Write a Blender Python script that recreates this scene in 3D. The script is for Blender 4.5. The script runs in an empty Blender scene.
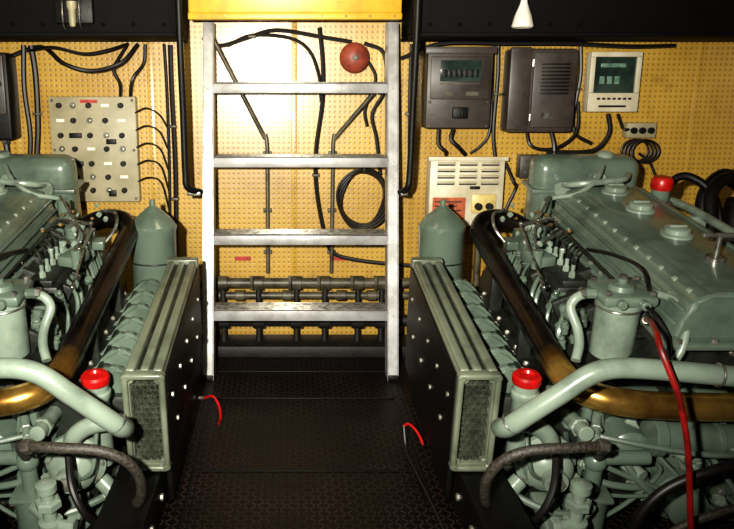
import bpy, bmesh, math, random
from mathutils import Vector, Matrix, Euler
random.seed(7)
V=Vector
scene=bpy.context.scene
try:
    scene.view_settings.view_transform='Standard'
    scene.view_settings.look='Medium High Contrast'
except Exception as e: print('look',e)

# ------------------------------------------------------------------ materials
def lin(c):
    return tuple(((x/255)/12.92 if x/255<=0.04045 else ((x/255+0.055)/1.055)**2.4) for x in c)+(1.0,)
class NT:
    def __init__(s,name):
        s.m=bpy.data.materials.new(name); s.m.use_nodes=True
        s.t=s.m.node_tree; s.b=s.t.nodes['Principled BSDF']
        s.tc=s.t.nodes.new('ShaderNodeTexCoord')
    def n(s,typ,**kw):
        x=s.t.nodes.new(typ)
        for k,v in kw.items(): setattr(x,k,v)
        return x
    def l(s,a,b): s.t.links.new(a,b)
    def math(s,op,a,b=None,c=None):
        x=s.n('ShaderNodeMath',operation=op)
        for i,v in enumerate((a,b,c)):
            if v is None: continue
            if isinstance(v,(int,float)): x.inputs[i].default_value=v
            else: s.l(v,x.inputs[i])
        return x.outputs[0]
    def smooth(s,v,a,b,lo=0.,hi=1.):
        x=s.n('ShaderNodeMapRange',interpolation_type='SMOOTHSTEP')
        s.l(v,x.inputs[0])
        for i,q in enumerate((a,b,lo,hi)): x.inputs[i+1].default_value=q
        return x.outputs[0]
    def noise(s,scale,detail=4,rough=.6):
        x=s.n('ShaderNodeTexNoise'); x.inputs['Scale'].default_value=scale
        x.inputs['Detail'].default_value=detail; x.inputs['Roughness'].default_value=rough
        s.l(s.tc.outputs['Object'],x.inputs['Vector']); return x.outputs['Fac']
    def mix(s,f,a,b):
        x=s.n('ShaderNodeMix',data_type='RGBA')
        if isinstance(f,(int,float)): x.inputs[0].default_value=f
        else: s.l(f,x.inputs[0])
        for i,v in ((6,a),(7,b)):
            if isinstance(v,tuple): x.inputs[i].default_value=v
            else: s.l(v,x.inputs[i])
        return x.outputs[2]
    def bump(s,h,strength,dist=.002):
        x=s.n('ShaderNodeBump'); x.inputs['Strength'].default_value=strength
        x.inputs['Distance'].default_value=dist
        s.l(h,x.inputs['Height']); s.l(x.outputs[0],s.b.inputs['Normal'])
def mk(name,c1,c2=None,rough=.5,metal=0.,scale=18,lo=.35,hi=.7,bump=0.,bscale=60,coat=0,spec=None):
    k=NT(name)
    if c2:
        f=k.smooth(k.noise(scale),lo,hi)
        k.l(k.mix(f,lin(c1),lin(c2)),k.b.inputs['Base Color'])
    else: k.b.inputs['Base Color'].default_value=lin(c1)
    k.b.inputs['Roughness'].default_value=rough; k.b.inputs['Metallic'].default_value=metal
    if bump: k.bump(k.noise(bscale,3),bump,.003)
    if coat: k.b.inputs['Coat Weight'].default_value=coat
    if spec is not None: k.b.inputs['Specular IOR Level'].default_value=spec
    return k.m
PAINT=mk('engine_enamel',(92,106,94),(68,79,69),rough=.31,scale=7,lo=.42,hi=.75,bump=.15,bscale=45,coat=.3)
PAINTL=mk('engine_enamel_light',(124,137,124),(92,103,92),rough=.32,scale=9,lo=.42,hi=.75,bump=.12,bscale=50,coat=.3)
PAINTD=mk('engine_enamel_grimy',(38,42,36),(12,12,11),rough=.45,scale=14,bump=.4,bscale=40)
OLIVE=mk('cooler_enamel',(108,114,98),(78,84,70),rough=.36,scale=8,bump=.12,bscale=60,coat=.2)
OLIVED=mk('cooler_core_metal',(70,74,62),(38,40,33),rough=.4,scale=30)
BLACK=mk('black_paint',(13,11,10),(6,5,5),rough=.5,scale=14,bump=.3,spec=.3)
BEAM=mk('beam_black_paint',(8,6,6),(4,3,3),rough=.7,scale=10,bump=.3,spec=.12)
DARK=mk('dark_grime',(28,25,22),(10,9,8),rough=.6,scale=20,bump=.5)
RUBBER=mk('black_rubber',(15,12,11),(22,18,16),rough=.45,scale=50)
HOSE=mk('braided_hose',(70,65,57),(28,25,22),rough=.45,scale=160,bump=.6,bscale=260)
ALU=mk('aluminium',(168,167,168),(136,134,133),rough=.42,metal=.3,scale=12,bump=.1,bscale=90)
STEEL=mk('bright_steel',(160,158,150),(90,86,78),rough=.3,metal=.8,scale=40)
BOLT=mk('zinc_bolt',(130,128,120),(84,81,72),rough=.4,metal=.4,scale=40)
PIPEG=mk('grey_pipe_paint',(84,78,60),(44,38,29),rough=.45,scale=18,bump=.2)
RED=mk('red_plastic',(178,20,16),(128,12,12),rough=.35,scale=20)
REDH=mk('red_hose_rubber',(140,22,18),(90,14,14),rough=.4,scale=20)
GBOX=mk('dark_grey_box',(64,56,51),(42,36,33),rough=.45,scale=9,bump=.15)
GPANEL=mk('panel_grey',(158,150,122),(134,126,100),rough=.5,scale=7)
WPANEL=mk('panel_white',(200,192,170),(174,164,138),rough=.45,scale=7)
ORANGE=mk('orange_label',(176,90,46),(138,62,34),rough=.5,scale=60)
CREAM=mk('cream_plastic',(204,182,118),(180,156,98),rough=.4,scale=20)
YEL=mk('yellow_gloss',(196,156,46),(166,126,32),rough=.4,scale=6,bump=.15)
SCREEN=mk('screen_glass',(24,36,34),(58,72,64),rough=.12,scale=5)
WHITE=mk('white_plastic',(226,222,210),(200,194,178),rough=.4,scale=20)
REDLAB=mk('red_label',(170,38,26),(130,30,20),rough=.5,scale=60)
BRASSF=mk('brass_fitting',(140,112,62),(84,66,36),rough=.38,metal=.5,scale=30)
k=NT('heat_tinted_brass')
sep=k.n('ShaderNodeSeparateXYZ'); k.l(k.tc.outputs['Object'],sep.inputs[0])
f=k.smooth(sep.outputs[1],-.46,-.32)
nz=k.smooth(k.noise(9),.35,.65)
a=k.mix(nz,lin((206,164,86)),lin((140,100,44))); b_=k.mix(nz,lin((34,26,22)),lin((13,10,10)))
k.l(k.mix(f,a,b_),k.b.inputs['Base Color']); k.l(k.math('SUBTRACT',.85,k.math('MULTIPLY',f,.45)),k.b.inputs['Metallic'])
k.b.inputs['Roughness'].default_value=.25; k.bump(k.noise(70),.12,.002); PIPE=k.m
k=NT('perforated_yellow_lining')
sep=k.n('ShaderNodeSeparateXYZ'); k.l(k.tc.outputs['Object'],sep.inputs[0])
S=.0212
def cell(o): return k.math('ABSOLUTE',k.math('SUBTRACT',k.math('FRACT',k.math('DIVIDE',o,S)),.5))
xy=k.math('ADD',sep.outputs[0],sep.outputs[1])
cx,cz=cell(xy),cell(sep.outputs[2])
d=k.math('SQRT',k.math('ADD',k.math('POWER',cx,2.),k.math('POWER',cz,2.)))
hole=k.smooth(d,.15,.30,1.,0.)
base=k.mix(k.smooth(k.noise(2.2),.35,.7),lin((184,148,62)),lin((160,123,46)))
base=k.mix(k.smooth(k.noise(13),.55,.8,0,.45),base,lin((112,82,30)))
k.l(k.mix(k.math('MULTIPLY',hole,.5),base,lin((70,46,12))),k.b.inputs['Base Color'])
k.b.inputs['Roughness'].default_value=.36; k.b.inputs['Coat Weight'].default_value=.5; k.b.inputs['Coat Roughness'].default_value=.22
k.bump(k.math('ADD',k.math('MULTIPLY',hole,-.6),k.math('MULTIPLY',k.noise(5),1.2)),.3,.003); WALL=k.m
k=NT('diamond_plate_floor')
sep=k.n('ShaderNodeSeparateXYZ'); k.l(k.tc.outputs['Object'],sep.inputs[0])
S=.020
u=k.math('DIVIDE',sep.outputs[0],S); v=k.math('DIVIDE',sep.outputs[1],S)
par=k.math('FLOORED_MODULO',k.math('ADD',k.math('FLOOR',u),k.math('FLOOR',v)),2.)
fx=k.math('SUBTRACT',k.math('FRACT',u),.5); fy=k.math('SUBTRACT',k.math('FRACT',v),.5)
p1=k.math('ABSOLUTE',k.math('ADD',fx,fy)); p2=k.math('ABSOLUTE',k.math('SUBTRACT',fx,fy))
dd=k.math('ADD',k.math('MULTIPLY',p1,par),k.math('MULTIPLY',p2,k.math('SUBTRACT',1.,par)))
ee=k.math('ADD',k.math('MULTIPLY',p2,par),k.math('MULTIPLY',p1,k.math('SUBTRACT',1.,par)))
h=k.math('MULTIPLY',k.smooth(dd,.10,.24,1.,0.),k.smooth(ee,.55,.8,1.,0.))
wear=k.smooth(k.noise(5),.35,.7,.35,1.)
k.l(k.mix(k.math('MULTIPLY',h,wear),k.mix(k.noise(7),lin((7,5,5)),lin((18,12,11))),lin((68,50,46))),k.b.inputs['Base Color'])
k.b.inputs['Roughness'].default_value=.45; k.b.inputs['Metallic'].default_value=.2; k.b.inputs['Specular IOR Level'].default_value=.3
k.bump(h,.9,.004); FLOORM=k.m
CEIL=mk('dark_ceiling_paint',(24,19,16),(11,9,8),rough=.6,scale=5,bump=.3)

# ------------------------------------------------------------------ geometry kit
CUR={'p':None,'T':Matrix.Identity(4)}
def group(name,loc=(0,0,0),T=None):
    e=bpy.data.objects.new(name,None); e.empty_display_size=.05; e.location=loc
    scene.collection.objects.link(e); CUR['p']=e; CUR['T']=T or Matrix.Identity(4); return e
def align(d):
    d=V(d).normalized(); return d.to_track_quat('Z','Y').to_matrix().to_4x4()
def catmull(pts,res):
    P=[V(p) for p in pts]
    if len(P)<3: return P
    out=[]; Q=[P[0]*2-P[1]]+P+[P[-1]*2-P[-2]]
    for i in range(1,len(Q)-2):
        for j in range(res):
            t=j/res; a,b,c,d=Q[i-1],Q[i],Q[i+1],Q[i+2]
            out.append(.5*((2*b)+(c-a)*t+(2*a-5*b+4*c-d)*t*t+(3*b-a-3*c+d)*t**3))
    out.append(P[-1]); return out
class Part:
    def __init__(s,name,mat,sharp=35): s.name=name; s.mat=mat; s.bm=bmesh.new(); s.sharp=sharp
    def _merge(s,tmp):
        me=bpy.data.meshes.new('t'); tmp.to_mesh(me); s.bm.from_mesh(me); bpy.data.meshes.remove(me); tmp.free()
    def box(s,c,size,bev=.003,rot=(0,0,0),seg=2):
        t=bmesh.new(); bmesh.ops.create_cube(t,size=1.)
        bmesh.ops.scale(t,vec=V(size),verts=t.verts)
        if bev>0: bmesh.ops.bevel(t,geom=list(t.edges),offset=min(bev,min(size)*.48),segments=seg,affect='EDGES',profile=.5)
        t.transform(Matrix.Translation(V(c))@Euler([math.radians(a) for a in rot]).to_matrix().to_4x4())
        s._merge(t); return s
    def b2(s,x0,x1,y0,y1,z0,z1,bev=.003,**k):
        return s.box(((x0+x1)/2,(y0+y1)/2,(z0+z1)/2),(x1-x0,y1-y0,z1-z0),bev,**k)
    def lathe(s,p,d,prof,n=24,closed=False):
        M=Matrix.Translation(V(p))@align(d); rings=[]
        for r,h in prof:
            if r<1e-6 and not closed: rings.append([s.bm.verts.new(M@V((0,0,h)))])
            else: rings.append([s.bm.verts.new(M@V((r*math.cos(2*math.pi*i/n),r*math.sin(2*math.pi*i/n),h))) for i in range(n)])
        if closed: rings.append(rings[0])
        for A,B in zip(rings,rings[1:]):
            for i in range(n):
                j=(i+1)%n
                if len(A)==1 and len(B)==1: continue
                if len(A)==1: f=(A[0],B[i],B[j])
                elif len(B)==1: f=(A[i],A[j],B[0])
                else: f=(A[i],A[j],B[j],B[i])
                try: s.bm.faces.new(f)
                except ValueError: pass
        return s
    def cyl(s,p0,p1,r,r2=None,n=20,bev=.002):
        p0,p1=V(p0),V(p1); L=(p1-p0).length; r2=r if r2 is None else r2
        bev=min(bev,L*.4,r*.4,r2*.4)
        return s.lathe(p0,p1-p0,[(0,0),(r-bev,0),(r,bev),(r2,L-bev),(r2-bev,L),(0,L)],n)
    def hex(s,p,d,r=.008,h=.006):
        return s.lathe(p,d,[(0,0),(r,0),(r,h*.8),(r*.8,h),(0,h)],6)
    def ring(s,c,d,R,r,n=28,m=8):
        return s.lathe(c,d,[(R+r*math.cos(2*math.pi*i/m),r*math.sin(2*math.pi*i/m)) for i in range(m)],n,closed=True)
    def sphere(s,c,r,sc=(1,1,1),n=16):
        t=bmesh.new(); bmesh.ops.create_uvsphere(t,u_segments=n,v_segments=n//2+2,radius=r)
        t.transform(Matrix.Translation(V(c))@Matrix.Diagonal((*sc,1))); s._merge(t); return s
    def tube(s,pts,r,n=12,res=6):
        P=catmull(pts,res); N=len(P)
        rr=r if callable(r) else (lambda t:r)
        tan=[(P[min(i+1,N-1)]-P[max(i-1,0)]).normalized() for i in range(N)]
        up=V((0,0,1)) if abs(tan[0].z)<.9 else V((1,0,0))
        nrm=(up-tan[0]*up.dot(tan[0])).normalized(); rings=[]
        for i in range(N):
            nrm=(nrm-tan[i]*nrm.dot(tan[i])).normalized(); bi=tan[i].cross(nrm); q=rr(i/(N-1))
            rings.append([s.bm.verts.new(P[i]+(nrm*math.cos(2*math.pi*j/n)+bi*math.sin(2*math.pi*j/n))*q) for j in range(n)])
        for A,B in zip(rings,rings[1:]):
            for i in range(n): s.bm.faces.new((A[i],A[(i+1)%n],B[(i+1)%n],B[i]))
        s.bm.faces.new(rings[0][::-1]); s.bm.faces.new(rings[-1]); return s
    def prism(s,poly,axis,a0,a1,bev=.004,seg=2):
        t=bmesh.new()
        f={'y':lambda p,a:(p[0],a,p[1]),'x':lambda p,a:(a,p[0],p[1]),'z':lambda p,a:(p[0],p[1],a)}[axis]
        A=[t.verts.new(f(p,a0)) for p in poly]; B=[t.verts.new(f(p,a1)) for p in poly]
        t.faces.new(A); t.faces.new(B[::-1]); n=len(poly)
        for i in range(n): t.faces.new((A[i],B[i],B[(i+1)%n],A[(i+1)%n]))
        bmesh.ops.recalc_face_normals(t,faces=t.faces)
        if bev: bmesh.ops.bevel(t,geom=list(t.edges),offset=bev,segments=seg,affect='EDGES')
        s._merge(t); return s
    def done(s):
        p=CUR['p']; bm=s.bm; bm.transform(CUR['T'])
        off=V(p.location) if p else V((0,0,0))
        bmesh.ops.recalc_face_normals(bm,faces=bm.faces)
        for f in bm.faces: f.smooth=True
        a=math.radians(s.sharp)
        for e in bm.edges:
            if len(e.link_faces)==2 and e.calc_face_angle(0)>a: e.smooth=False
        bmesh.ops.translate(bm,vec=-off,verts=bm.verts)
        me=bpy.data.meshes.new(s.name); bm.to_mesh(me); bm.free(); me.materials.append(s.mat)
        o=bpy.data.objects.new(s.name,me); scene.collection.objects.link(o)
        if p: o.parent=p
        return o
def top(name,mat,**k):
    CUR['p']=None; CUR['T']=Matrix.Identity(4); return Part(name,mat,**k)

# ------------------------------------------------------------------ room shell
WY=3.2
top('floor',FLOORM).b2(-2,2,-1.2,WY,-.06,0,0).done()
top('ceiling',CEIL).b2(-2,2,-1.2,WY,1.62,1.68,0).done()
top('wall_back',WALL).b2(-2,2,WY,WY+.06,-.06,1.68,0).done()
top('wall_left',WALL).b2(-2.06,-2,-1.2,WY,-.06,1.68,0).done()
top('wall_right',WALL).b2(2,2.06,-1.2,WY,-.06,1.68,0).done()
top('wall_front',WALL).b2(-2,2,-1.26,-1.2,-.06,1.68,0).done()
p=top('trim_1',WALL)
for x in (-1.18,-.62,-.03,.46,1.12,1.62): p.b2(x-.012,x+.012,WY-.003,WY,.05,1.6,.001)
p.done()
p=top('trim_2',BLACK)
for y in (2.59,2.86,2.05): p.b2(-.33,.33,y-.004,y+.004,0,.004,.001)
for x in (-.335,.335): p.b2(x-.004,x+.004,1.2,2.75,0,.004,.001)
p.done()
for x0,x1 in ((-2,-.46),(.40,2)):
    group('deck_beam',((x0+x1)/2,3.0,1.45))
    p=Part('web',BEAM); p.b2(x0,x1,2.90,WY,1.30,1.62,.006); p.done()
    p=Part('lower_flange',BEAM); p.b2(x0,x1,2.86,WY,1.285,1.30,.003); p.done()
    p=Part('rivets',BEAM)
    x=x0+.06
    while x<x1-.04: p.sphere((x,2.898,1.33),.007,n=8); x+=.11
    p.done()
group('hatch_coaming',(0,3.08,1.45))
p=Part('fascia',YEL); p.b2(-.43,.37,2.98,WY,1.375,1.62,.008); p.b2(-.43,.37,2.965,3.0,1.352,1.378,.005); p.done()
p=Part('screws',BRASSF)
for i in range(9): p.hex((-.38+i*.09,2.965,1.365),(0,-1,0),.005,.004)
p.done()

# ------------------------------------------------------------------ ladder
group('aluminium_ladder',(0,2.9,0))
sl=.23
def yz(z,d): return (2.767+sl*z+d,z)
for nm,x0,x1 in (('rail_left',-.387,-.345),('rail_right',.330,.372)):
    p=Part(nm,ALU)
    p.prism([yz(0,0),yz(1.352,0),yz(1.352,.085),yz(0,.085)],'x',x0,x0+.005,.001)
    p.prism([yz(0,0),yz(1.352,0),yz(1.352,.008),yz(0,.008)],'x',x0,x1,.002)
    xx=x1-.006
    p.prism([yz(0,0),yz(1.352,0),yz(1.352,.085),yz(0,.085)],'x',xx,xx+.006,.001)
    p.done()
for i,z in enumerate((1.118,.838,.545,.258)):
    p=Part('tread_%d'%(i+1),ALU); y=2.767+sl*z
    p.b2(-.345,.330,y-.006,y+.002,z-.034,z+.006,.002)
    p.b2(-.345,.330,y-.006,y+.12,z,z+.006,.002)
    p.b2(-.345,.330,y+.112,y+.118,z-.025,z,.001)
    p.done()
    g=Part('tread_grip_%d'%(i+1),STEEL)
    for q in range(6): g.b2(-.335,.32,y+.012+q*.018,y+.018+q*.018,z+.006,z+.009,.001)
    g.done()
p=Part('rail_bolts',STEEL)
for z in (1.118,.838,.545,.258):
    y=2.767+sl*z
    for x in (-.366,.351): p.hex((x,y,z-.02),(0,-1,0),.007,.004)
p.done()
p=Part('feet',BLACK)
for x in (-.366,.351): p.b2(x-.02,x+.02,2.76,2.87,0,.02,.004)
p.done()
for nm,x,xe in (('l',-.445,-.393),('r',.405,.378)):
    group('handrail',(x,2.92,1.0))
    p=Part('grip_tube',BLACK); p.tube([(x,2.83,1.62),(x,2.84,1.3),(x,2.87,1.0),(x,2.88,.80),(x*.985,2.885,.735),(xe,2.93,.71)],.0125,14,8); p.done()
    p=Part('bracket',STEEL); p.b2(min(x,xe),max(x,xe),2.905,2.93,.70,.715,.002); p.done()

# ------------------------------------------------------------------ pipes behind the ladder
group('bilge_pipe_manifold',(0,3.1,.2))
p=Part('upper_pipe',PIPEG); p.cyl((-.62,3.10,.305),(.50,3.10,.305),.022)
p.cyl((-.62,3.12,.245),(.50,3.12,.245),.016); p.done()
p=Part('lower_pipe',DARK); p.cyl((-.62,3.10,.14),(.50,3.10,.14),.024); p.done()
p=Part('unions',PIPEG)
for x in (-.33,-.18,-.02,.10,.24,.34):
    p.cyl((x-.02,3.10,.305),(x+.02,3.10,.305),.030); p.hex((x-.034,3.10,.305),(1,0,0),.032,.014)
for x in (-.26,-.06,.17,.30): p.cyl((x-.02,3.12,.245),(x+.02,3.12,.245),.023)
p.done()
p=Part('drop_legs',DARK)
for x in (-.33,-.18,-.02,.10,.24,.34):
    p.cyl((x,3.10,.305),(x,3.10,.0),.012); p.cyl((x-.025,3.10,.14),(x+.025,3.10,.14),.034)
p.done()
p=Part('valve_bodies',DARK)
for x in (-.26,-.10,.03,.17,.29):
    p.sphere((x,3.09,.18),.034,(1,1,1.1)); p.cyl((x,3.09,.18),(x,3.03,.20),.014); p.ring((x,3.03,.20),(0,-1,.3),.03,.006); p.box((x,3.03,.20),(.06,.006,.006),.001)
p.done()
p=Part('sill_tray',DARK); p.b2(-.62,.50,3.02,3.19,0,.05,.006); p.done()
group('brace_pipes',(0,3.15,.8))
p=Part('tubes',PIPEG)
p.cyl((-.355,3.12,1.30),(-.15,3.17,.90),.009,n=12); p.tube([(-.15,3.17,.92),(-.143,3.17,.88),(-.142,3.17,.8),(-.142,3.17,.33)],.008,10,4)
p.cyl((.30,3.12,1.10),(.135,3.17,.90),.009,n=12); p.tube([(.135,3.17,.92),(.13,3.17,.88),(.13,3.17,.8),(.13,3.17,.33)],.008,10,4)
p.done()
p=Part('clips',PIPEG)
for x in (-.142,.13):
    for z in (.84,.6,.42): p.b2(x-.018,x+.018,3.178,3.2,z-.008,z+.008,.002)
p.done()
group('alarm_bell',(.21,3.15,1.22))
p=Part('gong',mk('bell_red',(140,66,48),(100,42,32),rough=.5,scale=20)); p.lathe((.21,3.15,1.222),(0,-1,0),[(0,.035),(.012,.035),(.03,.03),(.052,.016),(.060,0),(.055,0),(0,.004)],32); p.done()
p=Part('base',PIPEG); p.cyl((.21,3.2,1.222),(.21,3.15,1.222),.035); p.done()
p=Part('hub',PIPEG); p.hex((.21,3.118,1.222),(0,-1,0),.012,.01); p.ring((.21,3.13,1.222),(0,-1,0),.035,.004); p.done()
group('coiled_cable',(.255,3.15,.66))
p=Part('loops',RUBBER)
for i in range(4):
    a=.088+.006*i; pts=[(.255+a*math.cos(t)+.006*math.sin(3*t+i),3.15-.01*i+.005*math.sin(2*t),.655+(a+.022)*math.sin(t)) for t in [2*math.pi*q/16 for q in range(17)]]
    p.tube(pts,.0055,8,3)
p.done()
p=Part('hook',STEEL); p.tube([(.255,3.2,.80),(.255,3.13,.79),(.255,3.11,.77),(.255,3.10,.79)],.005,8,4); p.done()
top('warning_label',REDLAB).b2(-.285,-.215,3.197,3.2,.379,.397,0).done()
top('warning_label',REDLAB).b2(.135,.20,3.197,3.2,.379,.397,0).done()

# ------------------------------------------------------------------ wall cables
group('electrical_cables',(0,3.17,1.0))
p=Part('cables',RUBBER)
def W(*pts,r=.008,n=8):
    p.tube([(x,y,min(z,1.283-r) if (x<-.44 or x>.38) else z) for x,y,z in pts],r,n,5)
y=3.175
W((.07,y,1.34),(.085,y,1.2),(.085,y,1.05),(.06,y,.85),(.065,y,.68),(.10,y,.5),(.135,y,.42),(.22,y,.39),(.37,y,.37),(.5,y,.36),r=.009)
W((-.30,y,1.27),(-.2,y,1.31),(-.05,y,1.30),(.03,y,1.25),(.07,y,1.15),(.08,y,1.05),r=.007)
W((-.40,y,1.30),(-.33,y,1.27),(-.22,y,1.30),(-.1,y,1.33),(.1,y,1.30),(.2,y,1.285),r=.008)
W((.26,y,1.22),(.30,y,1.14),(.26,y,1.02),(.27,y,.95),r=.007)
W((.25,y,1.28),(.33,y,1.24),(.34,y,1.1),(.29,y,1.0),(.31,y,.9),(.33,y,.75),r=.008)
W((-.53,y,1.31),(-.53,y,1.1),(-.525,y,.8),(-.53,y,.5),(-.53,y,.2),r=.010)
W((-.555,y,1.31),(-.55,y,1.1),(-.55,y,.8),(-.56,y,.4),r=.006)
for i in range(5):
    z=1.0-.07*i
    W((-.69,3.165,z),(-.63,3.13,z+.025),(-.58,3.14,z+.0),(-.555,y,z-.05-.02*i),r=.0035)
W((-1.09,y,1.29),(-1.08,y,1.15),(-1.085,y,.95),(-1.10,y,.78),(-1.06,y,.64),r=.012)
W((-1.12,y,1.29),(-1.13,y,1.1),(-1.12,y,.9),(-1.15,y,.7),r=.010)
W((-1.2,y,1.22),(-1.05,y,1.265),(-.95,3.12,1.20),(-.84,3.12,1.17),(-.72,3.12,1.20),(-.66,y,1.28),r=.009)
W((-1.1,y,1.25),(-.98,3.1,1.26),(-.86,3.1,1.235),(-.76,3.1,1.25),(-.7,y,1.29),r=.006)
W((-.70,y,1.06),(-.68,3.14,1.14),(-.64,y,1.2),(-.63,y,1.29),r=.007)
W((-.74,y,1.06),(-.73,3.13,1.12),(-.75,3.12,1.18),(-.70,y,1.29),r=.006)
W((.44,y,1.28),(.44,y,1.1),(.445,y,.9),(.45,y,.75),r=.007)
W((.40,y,1.22),(.55,3.13,1.275),(.8,3.12,1.28),(1.05,3.12,1.275),(1.3,3.13,1.265),(1.5,y,1.27),r=.008)
W((.79,y,1.28),(.795,y,1.15),(.79,y,.95),(.80,y,.85),(.83,y,.70),r=.008)
W((.77,y,1.28),(.775,y,1.1),(.775,y,.93),(.74,y,.87),(.70,y,.84),r=.006)
W((.62,3.15,.94),(.61,3.14,.9),(.64,3.14,.87),(.68,y,.835),r=.009)
W((.56,3.15,.94),(.56,3.14,.88),(.59,3.14,.85),(.60,y,.835),r=.008)
W((.92,3.15,.93),(.93,3.13,.88),(.98,3.13,.86),(1.05,3.13,.87),(1.12,3.14,.93),(1.13,y,1.05),r=.007)
W((1.02,3.15,.93),(1.03,3.13,.87),(1.03,3.13,.80),(1.03,3.14,.72),(1.02,y,.6),r=.009)
W((1.25,3.16,1.00),(1.25,3.13,.93),(1.21,3.12,.87),(1.15,3.12,.85),(1.0,3.13,.85),r=.009)
W((1.29,3.16,1.00),(1.30,3.13,.95),(1.31,3.12,.94),(1.33,3.14,.94),r=.006)
W((1.12,y,1.28),(1.13,y,1.15),(1.115,y,1.0),(1.13,y,.92),(1.2,y,.88),r=.008)
for i in range(4):
    W(*[(1.36+.055*math.cos(t+i)+.01*i,3.13-.01*i,.855+.045*math.sin(t+i)) for t in [6.3*q/10 for q in range(11)]],r=.004)
W((1.4,y,.84),(1.45,y,.8),(1.5,y,.7),r=.006)
W((.85,y,.80),(.88,3.14,.72),(.9,y,.70),(.86,y,.6),r=.007)
p.done()
p=Part('cable_clips',PIPEG)
for (x,z) in ((.085,1.1),(.06,.75),(-.53,.95),(-.53,.65),(.44,1.0),(.795,1.08),(1.12,1.1),(-1.085,1.0),(-.2,1.305),(1.4,1.268)):
    p.b2(x-.015,x+.015,3.16,3.2,z-.005,z+.005,.002)
p.done()

# ------------------------------------------------------------------ left control panel
group('switch_panel',(-.85,3.17,.855))
p=Part('plate',GPANEL); p.b2(-1.03,-.675,3.155,WY,.64,1.07,.006); p.done()
p=Part('knobs',BLACK); q=Part('indicator_lamps',STEEL); w=Part('nameplates',WHITE)
rows=[1.035,.975,.915,.86,.80,.745,.69]
for i,z in enumerate(rows):
    for j,x in enumerate((-.985,-.93,-.865,-.80,-.735)):
        if (i+j)%2==0: p.cyl((x,3.155,z),(x,3.135,z),.011,n=14); p.box((x,3.133,z),(.005,.008,.02),.001)
        elif (i*3+j)%4==1: q.cyl((x,3.155,z),(x,3.147,z),.012,n=14); q.cyl((x,3.147,z),(x,3.13,z),.004,n=8)
        else: w.b2(x-.016,x+.016,3.153,3.155,z-.006,z+.006,0)
    if i in (2,4): p.b2(-.95,-.90,3.14,3.155,z-.01,z+.01,.002)
p.b2(-.80,-.76,3.14,3.155,.88,.90,.002); p.b2(-.80,-.77,3.14,3.155,.665,.69,.002)
p.done(); q.done(); w.done()
p=Part('red_tag',REDLAB); p.b2(-.90,-.83,3.152,3.155,1.045,1.058,0); p.done()
p=Part('mounting_screws',STEEL)
for x in (-1.015,-.69):
    for z in (.655,.855,1.055): p.cyl((x,3.155,z),(x,3.151,z),.006,n=10)
p.done()

group('battery_isolator_box',(-1.28,3.12,1.05))
p=Part('case',BLACK); p.b2(-1.40,-1.16,3.08,WY-.001,.90,1.24,.01); p.done()
p=Part('lid',GBOX); p.b2(-1.39,-1.17,3.065,3.08,1.0,1.23,.006); p.done()
p=Part('lever',STEEL); p.cyl((-1.19,3.07,1.12),(-1.19,3.02,1.12),.012); p.box((-1.19,3.02,1.10),(.02,.014,.09),.004); p.done()
p=Part('glands',STEEL)
for x in (-1.35,-1.28,-1.21): p.hex((x,3.14,.90),(0,0,-1),.016,.02)
p.done()
p=Part('tails',RUBBER)
for i,x in enumerate((-1.35,-1.28,-1.21)): p.tube([(x,3.14,.88),(x+.01,3.14,.7),(x-.02,3.12,.5),(x,3.1,.3)],.012,8,5)
p.done()

# ------------------------------------------------------------------ right wall boxes
group('fuse_box',(.63,3.15,1.1))
p=Part('case',GBOX); p.b2(.495,.755,3.10,WY-.001,.945,1.25,.008); p.done()
p=Part('door',GBOX); p.b2(.485,.765,3.09,3.10,1.235,1.262,.003); p.b2(.508,.742,3.092,3.10,1.06,1.225,.004); p.done()
p=Part('window',SCREEN); p.b2(.545,.705,3.088,3.092,1.13,1.21,.001); p.done()
p=Part('breakers',BLACK)
for i in range(7): p.b2(.552+i*.021,.568+i*.021,3.080,3.09,1.145,1.175,.001)
p.b2(.60,.66,3.078,3.1,.985,1.03,.004); p.b2(.63,.636,3.06,3.08,.99,1.025,.001); p.done()
p=Part('trim_plates',PIPEG)
p.b2(.545,.705,3.086,3.09,1.118,1.124,0); p.b2(.56,.60,3.090,3.093,1.075,1.09,0); p.b2(.65,.70,3.090,3.093,1.075,1.09,0)
for x in (.51,.74):
    for z in (.955,1.05): p.cyl((x,3.1,z),(x,3.095,z),.006,n=10)
p.done()
group('motor_starter_box',(.95,3.14,1.09))
p=Part('case',GBOX); p.b2(.82,1.085,3.09,WY-.001,.93,1.255,.012); p.done()
p=Part('cover',GBOX); p.b2(.815,.90,3.075,3.10,.94,1.26,.008); p.b2(.91,1.08,3.078,3.09,.95,1.24,.004); p.done()
p=Part('louvres',BLACK)
for i in range(9): p.b2(.94,1.05,3.072,3.08,1.08+i*.014,1.086+i*.014,.001)
p.done()
p=Part('hinges',STEEL)
for z in (.99,1.2): p.cyl((.905,3.075,z-.015),(.905,3.075,z+.015),.005,n=8)
p.b2(.95,1.0,3.076,3.079,.985,1.01,0); p.done()
group('display_monitor',(1.26,3.16,1.13))
p=Part('bezel',WPANEL)
p.b2(1.155,1.36,3.155,WY-.001,1.01,1.245,.006)
p.b2(1.155,1.36,3.14,3.155,1.225,1.245,.003); p.b2(1.155,1.36,3.14,3.155,1.01,1.085,.003)
p.b2(1.155,1.175,3.14,3.155,1.085,1.225,.003); p.b2(1.34,1.36,3.14,3.155,1.085,1.225,.003); p.done()
p=Part('screen',SCREEN); p.b2(1.175,1.34,3.15,3.157,1.085,1.225,0); p.done()
p=Part('screen_readout',mk('readout',(112,140,124),(70,96,86),rough=.3,scale=60))
p.b2(1.20,1.30,3.148,3.15,1.185,1.20,0)
for i in range(3): p.b2(1.20+i*.03,1.218+i*.03,3.148,3.15,1.12,1.15,0)
p.done()
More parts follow.
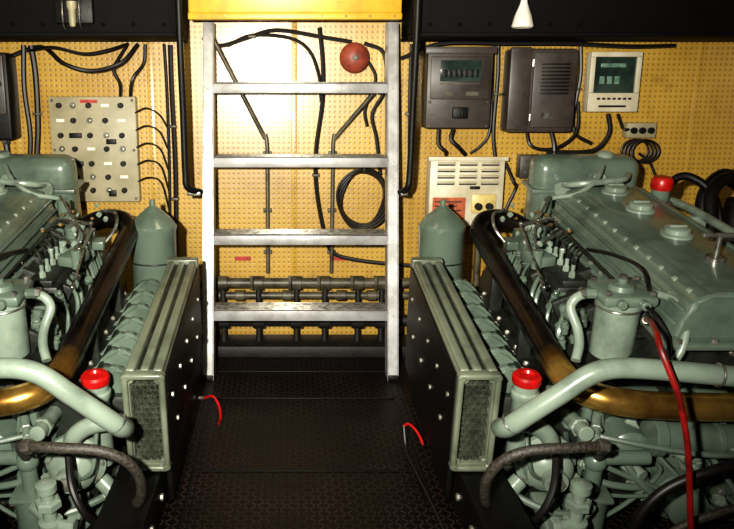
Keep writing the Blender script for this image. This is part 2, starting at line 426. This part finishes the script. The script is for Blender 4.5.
p=Part('buttons',BLACK)
for i in range(7): p.b2(1.19+i*.021,1.203+i*.021,3.136,3.14,1.058,1.066,.001)
p.b2(1.20,1.31,3.138,3.14,1.028,1.036,0); p.done()
group('junction_box',(1.39,3.17,.94))
p=Part('case',GPANEL); p.b2(1.33,1.45,3.15,WY-.001,.905,.965,.004); p.done()
p=Part('sockets',BLACK)
for x in (1.355,1.39,1.425): p.cyl((x,3.15,.935),(x,3.135,.935),.013,n=14)
p.done()
group('electrical_distribution_panel',(.675,3.15,.68))
p=Part('case',WPANEL); p.b2(.525,.83,3.11,WY-.001,.545,.825,.006); p.b2(.515,.84,3.10,3.115,.815,.832,.003); p.done()
p=Part('vents',DARK)
for r_ in range(4):
    for c_ in range(3): p.b2(.555+c_*.09,.625+c_*.09,3.107,3.111,.795-r_*.026,.802-r_*.026,0)
p.done()
p=Part('vent_lips',WPANEL)
for r_ in range(4):
    for c_ in range(3): p.box((.59+c_*.09,3.104,.806-r_*.026),(.072,.012,.004),.001,rot=(30,0,0))
p.done()
p=Part('orange_label',ORANGE); p.b2(.54,.675,3.106,3.11,.575,.665,0); p.done()
p=Part('label_text',DARK)
for i in range(4): p.b2(.55,.66-.02*(i%2),3.104,3.106,.645-i*.018,.650-i*.018,0)
p.done()
p=Part('socket_plate',CREAM); p.b2(.70,.80,3.10,3.11,.60,.68,.004); p.done()
p=Part('switches',BLACK)
for x in (.725,.77): p.cyl((x,3.10,.63),(x,3.08,.63),.015,n=16); p.box((x,3.078,.63),(.006,.01,.026),.001)
p.b2(.69,.73,3.10,3.11,.70,.712,.001); p.done()
p=Part('knurled_nut',STEEL); p.cyl((.75,3.11,.56),(.75,3.09,.56),.012); p.done()
p=Part('conduit',PIPEG); p.cyl((.6,3.16,.545),(.6,3.16,.0),.014); p.cyl((.75,3.16,.545),(.75,3.16,.0),.014); p.done()
group('relay_box',(.95,3.17,.79))
p=Part('case',GBOX); p.b2(.90,1.01,3.14,WY-.001,.74,.835,.004); p.done()
p=Part('terminals',STEEL)
for i in range(4): p.cyl((.92+i*.023,3.14,.765),(.92+i*.023,3.13,.765),.006,n=8)
p.b2(.92,.99,3.137,3.14,.80,.82,0); p.done()
group('bulkhead_lamp',(-.83,2.86,1.36))
p=Part('base',BLACK); p.b2(-.90,-.76,2.87,2.90,1.33,1.43,.006); p.done()
p=Part('glass',GPANEL); p.lathe((-.83,2.855,1.315),(0,0,1),[(0,0),(.010,.004),(.013,.02),(.013,.06),(.018,.07),(.018,.09),(0,.09)],16); p.done()
p=Part('guard',STEEL)
for x in (-.86,-.80): p.tube([(x,2.87,1.42),(x,2.84,1.40),(x,2.84,1.33),(x,2.87,1.31)],.003,6,4)
p.done()
group('plastic_funnel',(.80,2.86,1.36))
p=Part('bowl',WHITE); p.lathe((.785,2.85,1.315),(0,0,1),[(.036,0),(.039,.004),(.030,.04),(.014,.08),(.010,.10),(.006,.10),(.010,.08),(.026,.04),(.034,.004)],24,closed=True); p.done()
p=Part('hook',STEEL); p.tube([(.785,2.85,1.41),(.785,2.85,1.44),(.785,2.87,1.45),(.785,2.9,1.45)],.004,8,4); p.done()

# ------------------------------------------------------------------ engines
AL=math.radians(8.5)
def TE(s): return Matrix.Diagonal((s,1,1,1))@Matrix.Translation((0,1.75,.45))@Matrix.Rotation(AL,4,'X')@Matrix.Translation((0,0,-.45))
def TS(s): return Matrix.Diagonal((s,1,1,1))
def engine(s):
    rnd=random.Random(11)
    group('engine_bed',(s*.42,2.2,0),TS(s))
    p=Part('stringer',BLACK); p.b2(.39,.48,1.2,2.57,0,.125,.006); p.b2(.385,.50,1.2,2.57,.125,.135,.003); p.done()
    p=Part('bed_bolts',BOLT)
    for i in range(7): p.hex((.39,1.5+i*.15,.06),(-1,0,0),.010,.008)
    p.done()
    e=group('heat_exchanger',(s*.415,2.1,.3),TE(s))
    p=Part('housing',OLIVE)
    x0,x1,z0,z1=.365,.462,.145,.414
    p.b2(x0,x0+.013,0,.78,z0+.012,z1-.012,.004); p.b2(x1-.013,x1,0,.78,z0+.012,z1-.012,.004)
    p.b2(x0+.006,x1-.006,0,.78,z1-.013,z1,.006); p.b2(x0+.006,x1-.006,0,.78,z0,z0+.013,.006)
    for cxx in (x0+.012,x1-.012):
        for cz_ in (z0+.012,z1-.012): p.cyl((cxx,0,cz_),(cxx,.78,cz_),.0125,n=16)
    p.b2(x0+.01,x1-.01,.765,.78,z0,z1,.004)
    p.b2(x0+.002,x0+.026,.01,.77,z1-.002,z1+.012,.006,seg=3); p.b2(x1-.026,x1-.002,.01,.77,z1-.002,z1+.012,.006,seg=3)
    p.b2(x0-.004,x1+.004,.745,.78,z0-.006,z1+.016,.006); p.b2((x0+x1)/2-.011,(x0+x1)/2+.011,.02,.76,z1-.002,z1+.008,.005)
    p.b2(x0-.005,x0+.010,-.012,.016,z0+.006,z1-.006,.006,seg=3); p.b2(x1-.010,x1+.005,-.012,.016,z0+.006,z1-.006,.006,seg=3)
    p.b2(x0+.002,x1-.002,-.012,.016,z1-.008,z1+.008,.006,seg=3); p.b2(x0+.002,x1-.002,-.012,.016,z0-.008,z0+.008,.006,seg=3)
    for cxx in (x0+.005,x1-.005):
        for cz_ in (z0+.004,z1-.004): p.cyl((cxx,-.012,cz_),(cxx,.016,cz_),.011,n=16,bev=.004)
    p.done()
    p=Part('top_grooves',PAINTD)
    p.b2(x0+.027,(x0+x1)/2-.012,.03,.74,z1-.001,z1+.002,0); p.b2((x0+x1)/2+.012,x1-.027,.03,.74,z1-.001,z1+.002,0); p.done()
    p=Part('core_backing',BLACK); p.b2(x0+.012,x1-.012,.06,.07,z0+.012,z1-.012,0); p.done()
    p=Part('core_tubes',OLIVED)
    R=.0092; row=0; z=z0+.020
    while z<z1-.016:
        x=x0+.020+(R if row%2 else 0)
        while x<x1-.016:
            p.lathe((x,.012,z),(0,1,0),[(R*.98,0),(R*.98,.05),(R*.74,.05),(R*.74,0)],8,closed=True); x+=2*R
        z+=R*1.74; row+=1
    p.done()
    p=Part('shaded_side_plate',BLACK); p.b2(x0-.006,x0,.02,.765,z0+.01,z1-.012,.002); p.b2(x0-.004,x0+.01,.02,.76,z0-.12,z0+.03,.002); p.done()  # black plate; shadow on the cooler's inboard side is put into its colour
    p=Part('side_bolts',BOLT)
    for i in range(5):
        p.hex((x0-.006,.08+i*.15,z1-.10),(-1,0,0),.007,.006)
        if i<4: p.hex((x0-.006,.14+i*.16,z0+.06),(-1,0,0),.008,.006)
    p.done()
    cxn=.535 if s<0 else .49
    group('filter_canister',(s*cxn,2.66,.16),TS(s))
    p=Part('shell',PAINT); p.lathe((cxn,2.66,.0),(0,0,1),[(0,0),(.07,0),(.080,.012),(.080,.61),(.083,.615),(.083,.628),(.078,.634),(.062,.656),(.03,.684),(.010,.70),(.010,.72),(0,.722)],32); p.done()
    p=Part('bands',PAINTD); p.ring((cxn,2.66,.34),(0,0,1),.081,.004); p.ring((cxn,2.66,.50),(0,0,1),.081,.003); p.done()
    # ENGINE ---------------------------------------------------------------
    group('marine_diesel_engine',(s*1.0,2.2,0),TE(s))
    p=Part('block',PAINTD)
    p.prism([(.70,.02),(1.40,.02),(1.44,.20),(1.42,.40),(1.30,.50),(.86,.50),(.74,.40),(.66,.28),(.66,.16)],'y',.10,1.0,.012)
    p.done()
    p=Part('sump',PAINTD); p.b2(.78,1.32,.10,.95,-.12,.03,.03); p.done()
    p=Part('mounting_feet',PAINTD)
    for yy in (.12,.72): p.b2(.50,.80,yy,yy+.10,.02,.06,.008)
    p.done()
    p=Part('block_ribs',PAINTD)
    for i in range(8):
        yy=.14+i*.105
        p.box((.80,yy+.03,.43),(.16,.02,.10),.006,rot=(0,-25,0))
    p.b2(.80,.86,.10,.98,.455,.475,.006)
    p.done()
    p=Part('rocker_cover',PAINT)
    p.prism([(.868,.505),(1.238,.505),(1.226,.56),(1.205,.612),(1.165,.632),(.945,.632),(.905,.612),(.880,.56)],'y',0,.94,.012,3)
    p.done()
    p=Part('rocker_cover_flange',PAINT)
    p.b2(.850,1.256,-.015,.955,.488,.508,.008)
    p.box((.885,.47,.585),(.010,.92,.012),.004,rot=(0,-18,0)); p.box((.872,.47,.55),(.010,.92,.012),.004)
    p.b2(1.155,1.17,.03,.91,.628,.636,.004)
    p.done()
    p=Part('rocker_cover_notches',PAINTL)
    for i in range(12): p.box((.917,.06+i*.075,.616),(.014,.020,.010),.004,rot=(0,-35,0))
    p.done()
    p=Part('cover_bolts',BOLT)
    for i in range(12): p.hex((.861,.03+i*.08,.508),(0,0,1),.008,.010)
    for i in range(5): p.hex((.88+i*.085,-.008,.508),(0,0,1),.008,.010)
    p.done()
    p=Part('cover_caps',PAINTL)
    for yy in (.42,.66,.86):
        p.lathe((1.055,yy,.630),(0,0,1),[(0,0),(.045,0),(.045,.008),(.036,.012),(.036,.024),(.030,.028),(0,.028)],20)
        p.box((1.055,yy,.660),(.050,.010,.008),.003)
    p.done()
    p=Part('dipstick_handle',STEEL); p.cyl((1.06,.22,.63),(1.06,.22,.70),.007); p.cyl((1.015,.22,.702),(1.105,.22,.702),.007); p.cyl((1.06,.22,.628),(1.06,.22,.645),.025); p.done()
    p=Part('side_rail_pipe',PAINTL); p.tube([(1.275,.02,.60),(1.275,.4,.605),(1.275,.8,.60),(1.26,.92,.58),(1.26,.96,.5)],.014,12,5)
    for yy in (.1,.4,.7): p.b2(1.24,1.29,yy-.012,yy+.012,.56,.60,.004)
    p.done()
    p=Part('oil_filler_neck',PAINT); p.cyl((1.20,.84,.55),(1.20,.84,.655),.028,.03); p.cyl((1.20,.84,.60),(1.20,.84,.61),.04); p.done()
    p=Part('oil_filler_cap',RED); p.lathe((1.20,.84,.650),(0,0,1),[(0,0),(.033,0),(.035,.006),(.035,.032),(.028,.042),(0,.044)],14); p.done()
    p=Part('outer_bank_cover',PAINTD); p.prism([(1.32,.36),(1.60,.36),(1.60,.42),(1.54,.50),(1.38,.52),(1.32,.47)],'y',.02,.95,.012)
    for i in range(6): p.b2(1.35,1.55,.08+i*.15,.10+i*.15,.50,.53,.004)
    p.done()
    p=Part('outer_breathers',BLACK)
    for i in range(3): p.cyl((1.46,.25+i*.28,.50),(1.46,.25+i*.28,.62),.05,.045)
    p.tube([(1.40,.9,.5),(1.42,.95,.60),(1.5,1.0,.65),(1.6,1.0,.60)],.03,12,6)
    p.tube([(1.35,.75,.52),(1.38,.85,.64),(1.48,.9,.67),(1.6,.85,.60)],.022,12,6)
    p.tube([(1.24,.90,.55),(1.27,.93,.64),(1.33,.93,.67),(1.40,.88,.62),(1.42,.8,.5)],.014,12,6)
    p.done()
    p=Part('header_tank',PAINT); p.b2(.84,1.22,1.03,1.16,.40,.705,.045,seg=4); p.b2(.83,1.23,1.02,1.17,.58,.595,.004); p.done()
    p=Part('header_tank_fittings',PAINTL)
    p.cyl((.93,1.02,.60),(.93,1.0,.60),.03); p.cyl((1.06,1.02,.64),(1.06,.995,.64),.02)
    p.tube([(.93,1.0,.62),(.93,.93,.64),(.99,.9,.655),(1.1,.92,.66),(1.15,.99,.66)],.011,10,5)
    p.tube([(.86,1.0,.50),(.84,.95,.56),(.86,.9,.60),(.93,.88,.62),(1.0,.9,.66),(1.06,1.0,.69)],.008,8,5)
    p.lathe((1.10,1.09,.702),(0,0,1),[(0,0),(.03,0),(.03,.012),(.022,.018),(0,.018)],18)
    p.done()
    # exhaust pipe
    p=Part('exhaust_pipe',PIPE)
    p.tube([(.86,.93,.42),(.80,.95,.47),(.72,.955,.505),(.645,.935,.508),(.612,.87,.487),(.612,.78,.475),(.617,.52,.447),(.622,.22,.418),(.628,.07,.400),(.645,.0,.390),(.69,-.045,.382),(.77,-.065,.375),(.88,-.07,.371),(1.0,-.07,.369),(1.2,-.06,.365),(1.38,-.02,.36)],.034,22,7); p.done()
    p=Part('exhaust_flanges',PAINTL)
    p.cyl((.85,.936,.43),(.87,.928,.41),.055); p.done()
    p=Part('exhaust_brackets',PAINTD)
    for yy in (.30,.62): p.b2(.60,.64,yy,yy+.02,.28,.42,.004)
    p.done()
    # raw water pipe
    p=Part('water_pipe',PAINTL)
    p.tube([(.47,-.06,.31),(.440,-.12,.345),(.433,-.18,.385),(.46,-.205,.428),(.53,-.215,.495),(.575,-.215,.533),(.62,-.215,.553),(.69,-.215,.555),(.85,-.215,.540),(1.0,-.205,.520),(1.15,-.18,.50),(1.35,-.12,.48)],.0225,18,7); p.done()
    p=Part('pipe_clamps',STEEL)
    for c_,d_ in (((.440,-.190,.402),(.5,-.3,.8)),((.86,-.214,.539),(1,0,-.1))): p.ring(c_,d_,.0235,.003)
    p.done()
    p=Part('coolant_pot',PAINTL); p.lathe((.54,.03,.14),(0,0,1),[(0,0),(.026,0),(.030,.02),(.030,.19),(.036,.20),(.036,.212),(.031,.218),(.031,.235),(0,.235)],20); p.done()
    p=Part('coolant_cap',RED); p.lathe((.54,.03,.378),(0,0,1),[(0,0),(.035,0),(.036,.004),(.036,.018),(.031,.024),(.018,.025),(.014,.018),(0,.018)],16); p.done()
    p=Part('intake_runners',PAINT)
    for i in range(7):
        yy=.11+i*.098
        p.prism([(.470,.26),(.470,.335),(.492,.368),(.530,.376),(.565,.352),(.600,.300),(.66,.27),(.66,.22),(.54,.24)],'y',yy,yy+.036,.011,3)
        p.b2(.47,.50,yy-.006,yy+.042,.30,.345,.006)
    p.done()
    p=Part('intake_plenum',PAINTD); p.b2(.475,.66,.09,.78,.20,.30,.015); p.b2(.54,.58,.09,.78,.30,.335,.01); p.done()
    p=Part('runner_bolts',BOLT)
    for i in range(7): p.hex((.505,.168+i*.098,.300),(.0,0,1),.008,.014); p.hex((.615,.168+i*.098,.295),(.3,0,1),.008,.014)
    p.done()
    p=Part('injection_pump',PAINTD); p.b2(.735,.835,.42,.86,.37,.47,.012); p.cyl((.785,.36,.42),(.785,.42,.42),.045); p.b2(.75,.82,.42,.86,.47,.49,.004); p.cyl((.785,.30,.42),(.785,.36,.42),.03); p.done()
    p=Part('injector_fittings',PAINTL)
    for i in range(8):
        yy=.45+i*.052; p.hex((.785,yy,.49),(0,0,1),.010,.018); p.cyl((.785,yy,.505),(.785,yy,.53),.006,n=8)
    p.done()
    p=Part('injector_lines',PAINTD)
    for i in range(8):
        yy=.45+i*.052; p.tube([(.785,yy,.53),(.785,yy,.55),(.80,yy+.01,.570-.003*i),(.83,yy+.015,.555),(.862,.10+i*.11,.52),(.872,.10+i*.11,.495)],.004,6,5)
    p.done()
    p=Part('governor_housing',PAINT)
    p.b2(.70,.80,.66,.80,.46,.53,.012); p.cyl((.75,.70,.53),(.75,.70,.565),.03); p.cyl((.73,.62,.50),(.73,.66,.50),.025); p.b2(.66,.70,.70,.76,.48,.51,.006)
    p.box((.72,.56,.51),(.06,.09,.035),.008,rot=(0,0,20)); p.cyl((.70,.52,.49),(.70,.52,.55),.016)
    p.sphere((.80,.80,.55),.03); p.cyl((.83,.88,.50),(.83,.88,.60),.022); p.b2(.79,.86,.84,.92,.49,.51,.004)
    p.done()
    p=Part('throttle_linkage',STEEL)
    p.cyl((.68,.50,.56),(.80,.62,.575),.004,n=8); p.cyl((.75,.70,.565),(.75,.70,.59),.006,n=8); p.box((.72,.68,.585),(.09,.014,.005),.001,rot=(0,0,30))
    p.cyl((.685,.665,.58),(.67,.35,.50),.004,n=8); p.sphere((.685,.665,.585),.008,n=8); p.sphere((.67,.35,.50),.008,n=8)
    p.tube([(.70,.52,.55),(.69,.55,.60),(.74,.62,.61),(.80,.70,.59)],.0045,8,5)
    p.tube([(.83,.88,.60),(.82,.82,.63),(.78,.74,.62),(.75,.70,.59)],.0045,8,5)
    p.tube([(.66,.73,.50),(.63,.76,.54),(.64,.82,.57),(.70,.88,.56)],.0055,8,5)
    p.done()
    p=Part('linkage_fasteners',PAINTL)
    for _ in range(26):
        q_=V((rnd.uniform(.69,.86),rnd.uniform(.5,.92),rnd.uniform(.50,.58))); p.hex(q_,(rnd.uniform(-1,0),rnd.uniform(-1,0),1),rnd.uniform(.006,.010),.014)
    p.done()
    p=Part('linkage_brass',BRASSF)
    for _ in range(6):
        q_=V((rnd.uniform(.69,.84),rnd.uniform(.5,.9),rnd.uniform(.52,.59))); p.cyl(q_,q_+V((0,-.02,.008)),.006,n=8)
    p.done()
    p=Part('fuel_filter_bowl',PAINTL); p.lathe((.785,.13,.375),(0,0,1),[(0,0),(.012,0),(.014,.012),(.036,.018),(.052,.034),(.054,.17),(.058,.175),(.058,.188),(0,.188)],26); p.done()
    p=Part('fuel_filter_head',PAINT)
    p.b2(.722,.858,.07,.20,.563,.592,.010); p.lathe((.785,.13,.59),(0,0,1),[(0,0),(.034,0),(.030,.014),(.012,.018),(.012,.03),(0,.03)],18)
    p.cyl((.722,.13,.578),(.695,.13,.578),.014,n=10); p.cyl((.76,.07,.578),(.76,.05,.578),.012,n=10); p.cyl((.815,.07,.578),(.815,.045,.578),.012,n=10)
    p.b2(.80,.87,.16,.20,.48,.59,.008)
    p.done()
    p=Part('filter_band',STEEL); p.ring((.785,.13,.545),(0,0,1),.055,.003); p.hex((.785,.13,.617),(0,0,1),.010,.012); p.hex((.695,.13,.578),(-1,0,0),.016,.014)
    for x in (.735,.845): p.hex((x,.085,.592),(0,0,1),.008,.010); p.hex((x,.185,.592),(0,0,1),.008,.010)
    p.done()
    p=Part('fuel_line_large',PAINTL)
    p.tube([(.695,.13,.578),(.67,.125,.565),(.66,.12,.54),(.672,.09,.50),(.67,.06,.47),(.655,.03,.44)],.012,12,6)
    p.tube([(.86,.14,.575),(.89,.08,.585),(.905,.03,.56),(.89,-.01,.50),(.86,-.02,.44)],.010,12,6)
    p.done()
    p=Part('fuel_lines',RUBBER)
    p.tube([(.84,.1,.60),(.86,.2,.62),(.85,.35,.60),(.84,.5,.56)],.005,8,6)
    p.tube([(.815,.045,.578),(.82,.0,.57),(.84,-.03,.53),(.85,-.04,.46)],.005,8,6)
    p.done()
    # front gear case
    p=Part('gear_case',PAINTD)
    p.prism([(.56,.04),(.60,-.04),(1.30,-.04),(1.46,.10),(1.46,.32),(1.36,.44),(1.18,.48),(.90,.48),(.78,.40),(.66,.34),(.57,.26)],'y',.05,.11,.012)
    p.done()
    p=Part('gear_case_cover',PAINT)
    p.prism([(.88,.12),(.98,.03),(1.20,.03),(1.30,.14),(1.30,.30),(1.20,.38),(.98,.38),(.88,.30)],'y',.02,.06,.014)
    for i in range(7):
        a=i/7*2*math.pi; p.box((.76+.07*math.cos(a),.04,.20+.07*math.sin(a)),(.012,.03,.10),.004,rot=(0,-math.degrees(a)+90,0))
    p.b2(.60,.88,.03,.06,.335,.355,.006); p.b2(.70,.72,.03,.06,.05,.34,.006)
    p.done()
    p=Part('gear_case_bolts',BOLT)
    poly=[(.585,.06),(.64,-.01),(.80,-.01),(.95,-.01),(1.1,-.01),(.60,.16),(.60,.24),(.68,.32),(.76,.36),(.83,.41),(.92,.455),(1.05,.455),(1.18,.455),(.70,.30),(.82,.30),(.79,.10)]
    for (x,z) in poly: p.hex((x,.05,z),(0,-1,0),.011,.011)
    for i in range(8):
        a=i/8*6.283; p.hex((1.09+.18*math.cos(a),.02,.205+.15*math.sin(a)),(0,-1,0),.011,.01)
    p.done()
    p=Part('water_pump',PAINTL)
    p.lathe((.60,.0,.17),(0,-1,0),[(0,0),(.078,0),(.078,.014),(.062,.022),(.058,.055),(.044,.07),(.03,.075),(.03,.10),(0,.10)],26)
    p.tube([(.60,-.04,.22),(.585,-.05,.27),(.55,-.05,.30),(.50,-.045,.31),(.465,-.05,.30)],.022,14,6)
    p.cyl((.535,-.03,.13),(.49,-.05,.09),.022); p.cyl((.50,-.045,.10),(.488,-.052,.088),.030)
    p.cyl((.60,.0,.17),(.60,.06,.17),.06)
    p.done()
    p=Part('pump_bolts',BOLT)
    for i in range(8):
        a=i/8*6.283; p.hex((.60+.069*math.cos(a),-.014,.17+.069*math.sin(a)),(0,-1,0),.007,.008)
    p.hex((.60,-.10,.17),(0,-1,0),.02,.012); p.done()
    p=Part('oil_cooler',PAINT)
    p.cyl((.70,-.07,.12),(.70,-.07,.02),.045); p.lathe((.80,.06,.22),(0,-1,0),[(0,0),(.05,0),(.05,.09),(.04,.10),(.025,.104),(0,.104)],22)
    p.cyl((.72,-.07,.225),(.83,-.07,.225),.018); p.cyl((.70,-.07,.12),(.70,-.07,.21),.02)
    p.b2(.655,.745,-.115,-.025,.115,.130,.006)
    p.sphere((.70,-.07,.215),.028); p.b2(.66,.74,-.03,.07,.03,.06,.005)
    p.cyl((.86,-.03,.26),(1.2,-.03,.24),.040); p.cyl((.84,-.03,.261),(.87,-.03,.259),.050); p.cyl((1.0,-.03,.25),(1.015,-.03,.25),.046)
    p.cyl((.93,-.03,.28),(.93,-.03,.34),.018); p.b2(.96,1.0,-.03,.06,.23,.27,.004)
    p.lathe((.94,-.03,.09),(0,-1,0),[(0,0),(.07,0),(.07,.02),(.055,.03),(.05,.07),(.02,.08),(0,.08)],24); p.b2(.90,.98,-.04,.06,.05,.13,.006)
    p.done()
    p=Part('drain_valve_stack',PAINTL)
    x,yv=.605,-.22
    p.lathe((x,yv,.04),(0,0,1),[(0,0),(.032,0),(.032,.03),(.020,.034),(.020,.09),(.028,.094),(.028,.12),(.016,.124),(.016,.20),(.024,.204),(.024,.222),(.012,.228),(0,.228)],12)
    p.hex((x,yv,.09),(0,0,1),.034,.022); p.hex((x,yv,.20),(0,0,1),.030,.02)
    p.cyl((x,yv,.15),(x-.05,yv-.01,.15),.014); p.hex((x-.04,yv-.008,.15),(-1,-.1,0),.021,.018)
    p.cyl((x,yv,.15),(x+.06,yv+.06,.15),.013)
    p.b2(x-.03,x+.03,yv+.0,-.0,.04,.07,.006)
    p.done()
    p=Part('front_fittings',PAINTL)
    for _ in range(40):
        x=rnd.uniform(.50,1.25); z=rnd.uniform(-.02,.31); y0=.05; L=rnd.uniform(.04,.13); r=rnd.uniform(.008,.020)
        d=V((rnd.uniform(-.5,.5),-1,rnd.uniform(-.4,.3))).normalized()
        a=V((x,y0,z)); p.cyl(a,a+d*L,r,n=12); p.hex(a+d*L*.6,d,r*1.3,r*.9)
    p.done()
    p=Part('front_pipes',PAINT)
    for _ in range(16):
        a=V((rnd.uniform(.50,1.2),.05,rnd.uniform(-.02,.30))); b=V((rnd.uniform(.50,1.2),.05,rnd.uniform(-.02,.30)))
        m=(a+b)/2+V((rnd.uniform(-.05,.05),-rnd.uniform(.10,.18),rnd.uniform(-.05,.02)))
        p.tube([a,a+V((0,-.08,0)),m,b+V((0,-.08,0)),b],rnd.uniform(.005,.010),8,6)
    p.done()
    p=Part('side_fittings',PAINT)
    for _ in range(40):
        a=V((rnd.uniform(.68,.86),rnd.uniform(.15,.9),rnd.uniform(.36,.45))); d=V((rnd.uniform(-.6,.2),rnd.uniform(-.6,.2),1)).normalized()
        r=rnd.uniform(.007,.014); L=rnd.uniform(.02,.06); p.cyl(a,a+d*L,r,n=10); p.hex(a+d*L*.5,d,r*1.35,r)
    for _ in range(10):
        yy=rnd.uniform(.15,.8); p.tube([(.70,yy,.34),(.70,yy+.02,.41),(.74,yy+.06,.45),(.80,yy+.05,.44),(.83,yy+.08,.40)],rnd.uniform(.005,.009),8,5)
    p.done()
    p=Part('braided_hoses',HOSE)
    p.tube([(.47,-.05,.10),(.415,-.16,.16),(.392,-.21,.26),(.415,-.23,.330),(.47,-.24,.365),(.55,-.24,.372),(.63,-.22,.362),(.675,-.16,.32),(.69,-.1,.25)],.012,12,7)
    p.done()
    p=Part('hose_ends',STEEL); p.hex((.625,-.222,.364),(1,.1,-.2),.017,.024); p.hex((.46,-.07,.115),(.5,1,-.5),.017,.024); p.done()
    p=Part('rubber_hoses',RUBBER)
    p.tube([(.73,-.20,-.03),(.725,-.24,.10),(.735,-.25,.20),(.78,-.25,.27),(.86,-.25,.315),(.98,-.23,.33),(1.2,-.2,.32)],.012,12,7)
    p.tube([(.52,-.10,.0),(.50,-.16,.08),(.53,-.2,.16),(.56,-.18,.22),(.58,-.12,.27)],.009,10,6)
    p.tube([(.47,.0,.08),(.45,-.06,.04),(.50,-.1,.0),(.58,-.12,.03)],.012,10,6)
    p.done()
    p=Part('return_hose',HOSE)
    p.tube([(.80,-.2,-.03),(.80,-.23,.08),(.83,-.24,.15),(.90,-.24,.19),(1.0,-.22,.20),(1.2,-.2,.18)],.010,12,7); p.done()
engine(1); engine(-1)

group('red_hose',(.80,1.5,0))
p=Part('hose',REDH); p.tube([(.825,1.80,.545),(.765,1.65,.585),(.715,1.52,.600),(.705,1.475,.580),(.722,1.455,.53),(.742,1.45,.48),(.772,1.45,.37),(.795,1.45,.22),(.81,1.44,.10),(.82,1.42,.008),(.9,1.38,.008)],.0065,10,7); p.done()
p=Part('coupling',STEEL); p.cyl((.815,1.775,.55),(.83,1.81,.543),.010,n=12); p.done()
group('red_battery_lead',(-.335,2.36,0))
x,y=-.335,2.36
p=Part('lead',RED); p.tube([(x,y,.10),(x+.03,y-.02,.115),(x+.05,y-.03,.09),(x+.055,y-.02,.04),(x+.045,y,.006)],.004,8,6); p.done()
p=Part('lug',STEEL); p.cyl((x,y,.10),(x-.02,y+.005,.099),.006,n=8); p.done()
group('red_battery_lead',(.32,2.15,0))
p=Part('lead',RED); p.tube([(.352,2.12,.05),(.340,2.15,.075),(.320,2.19,.085),(.305,2.20,.075)],.004,8,6); p.done()
p=Part('black_lead',RUBBER); p.tube([(.305,2.20,.075),(.31,2.15,.010),(.32,2.0,.008),(.335,1.8,.008),(.35,1.5,.008)],.005,8,6); p.done()

# ------------------------------------------------------------------ lights
def light(name,typ,loc,energy,col,**kw):
    d=bpy.data.lights.new(name,typ); d.energy=energy; d.color=col
    tgt=kw.pop('target',None)
    for a,b in kw.items(): setattr(d,a,b)
    o=bpy.data.objects.new(name,d); o.location=loc; scene.collection.objects.link(o)
    if tgt: o.rotation_euler=(V(tgt)-V(loc)).to_track_quat('-Z','Y').to_euler()
    return o
light('camera_flash','SPOT',(-.28,-.05,1.22),600,(1.,.96,.84),target=(-.04,3.0,1.0),spot_size=math.radians(90),spot_blend=1.,shadow_soft_size=.025)
light('wall_fill_light','AREA',(-.12,2.35,1.58),6,(1.,.90,.58),target=(-.12,3.15,1.2),size=.4)  # added fill lamp, no real hatch source; brightens the wall behind the ladder
w=bpy.data.worlds.new('world'); scene.world=w; w.use_nodes=True
w.node_tree.nodes['Background'].inputs[0].default_value=(.9,.7,.5,1); w.node_tree.nodes['Background'].inputs[1].default_value=.01

# ------------------------------------------------------------------ camera
c=bpy.data.cameras.new('camera'); co=bpy.data.objects.new('camera',c); scene.collection.objects.link(co)
co.location=(-.06,0,1.10); co.rotation_euler=(math.radians(90-13),0,0)
c.sensor_width=36; c.lens=760/734*36; c.shift_x=(367-287)/734; c.clip_start=.02
scene.camera=co
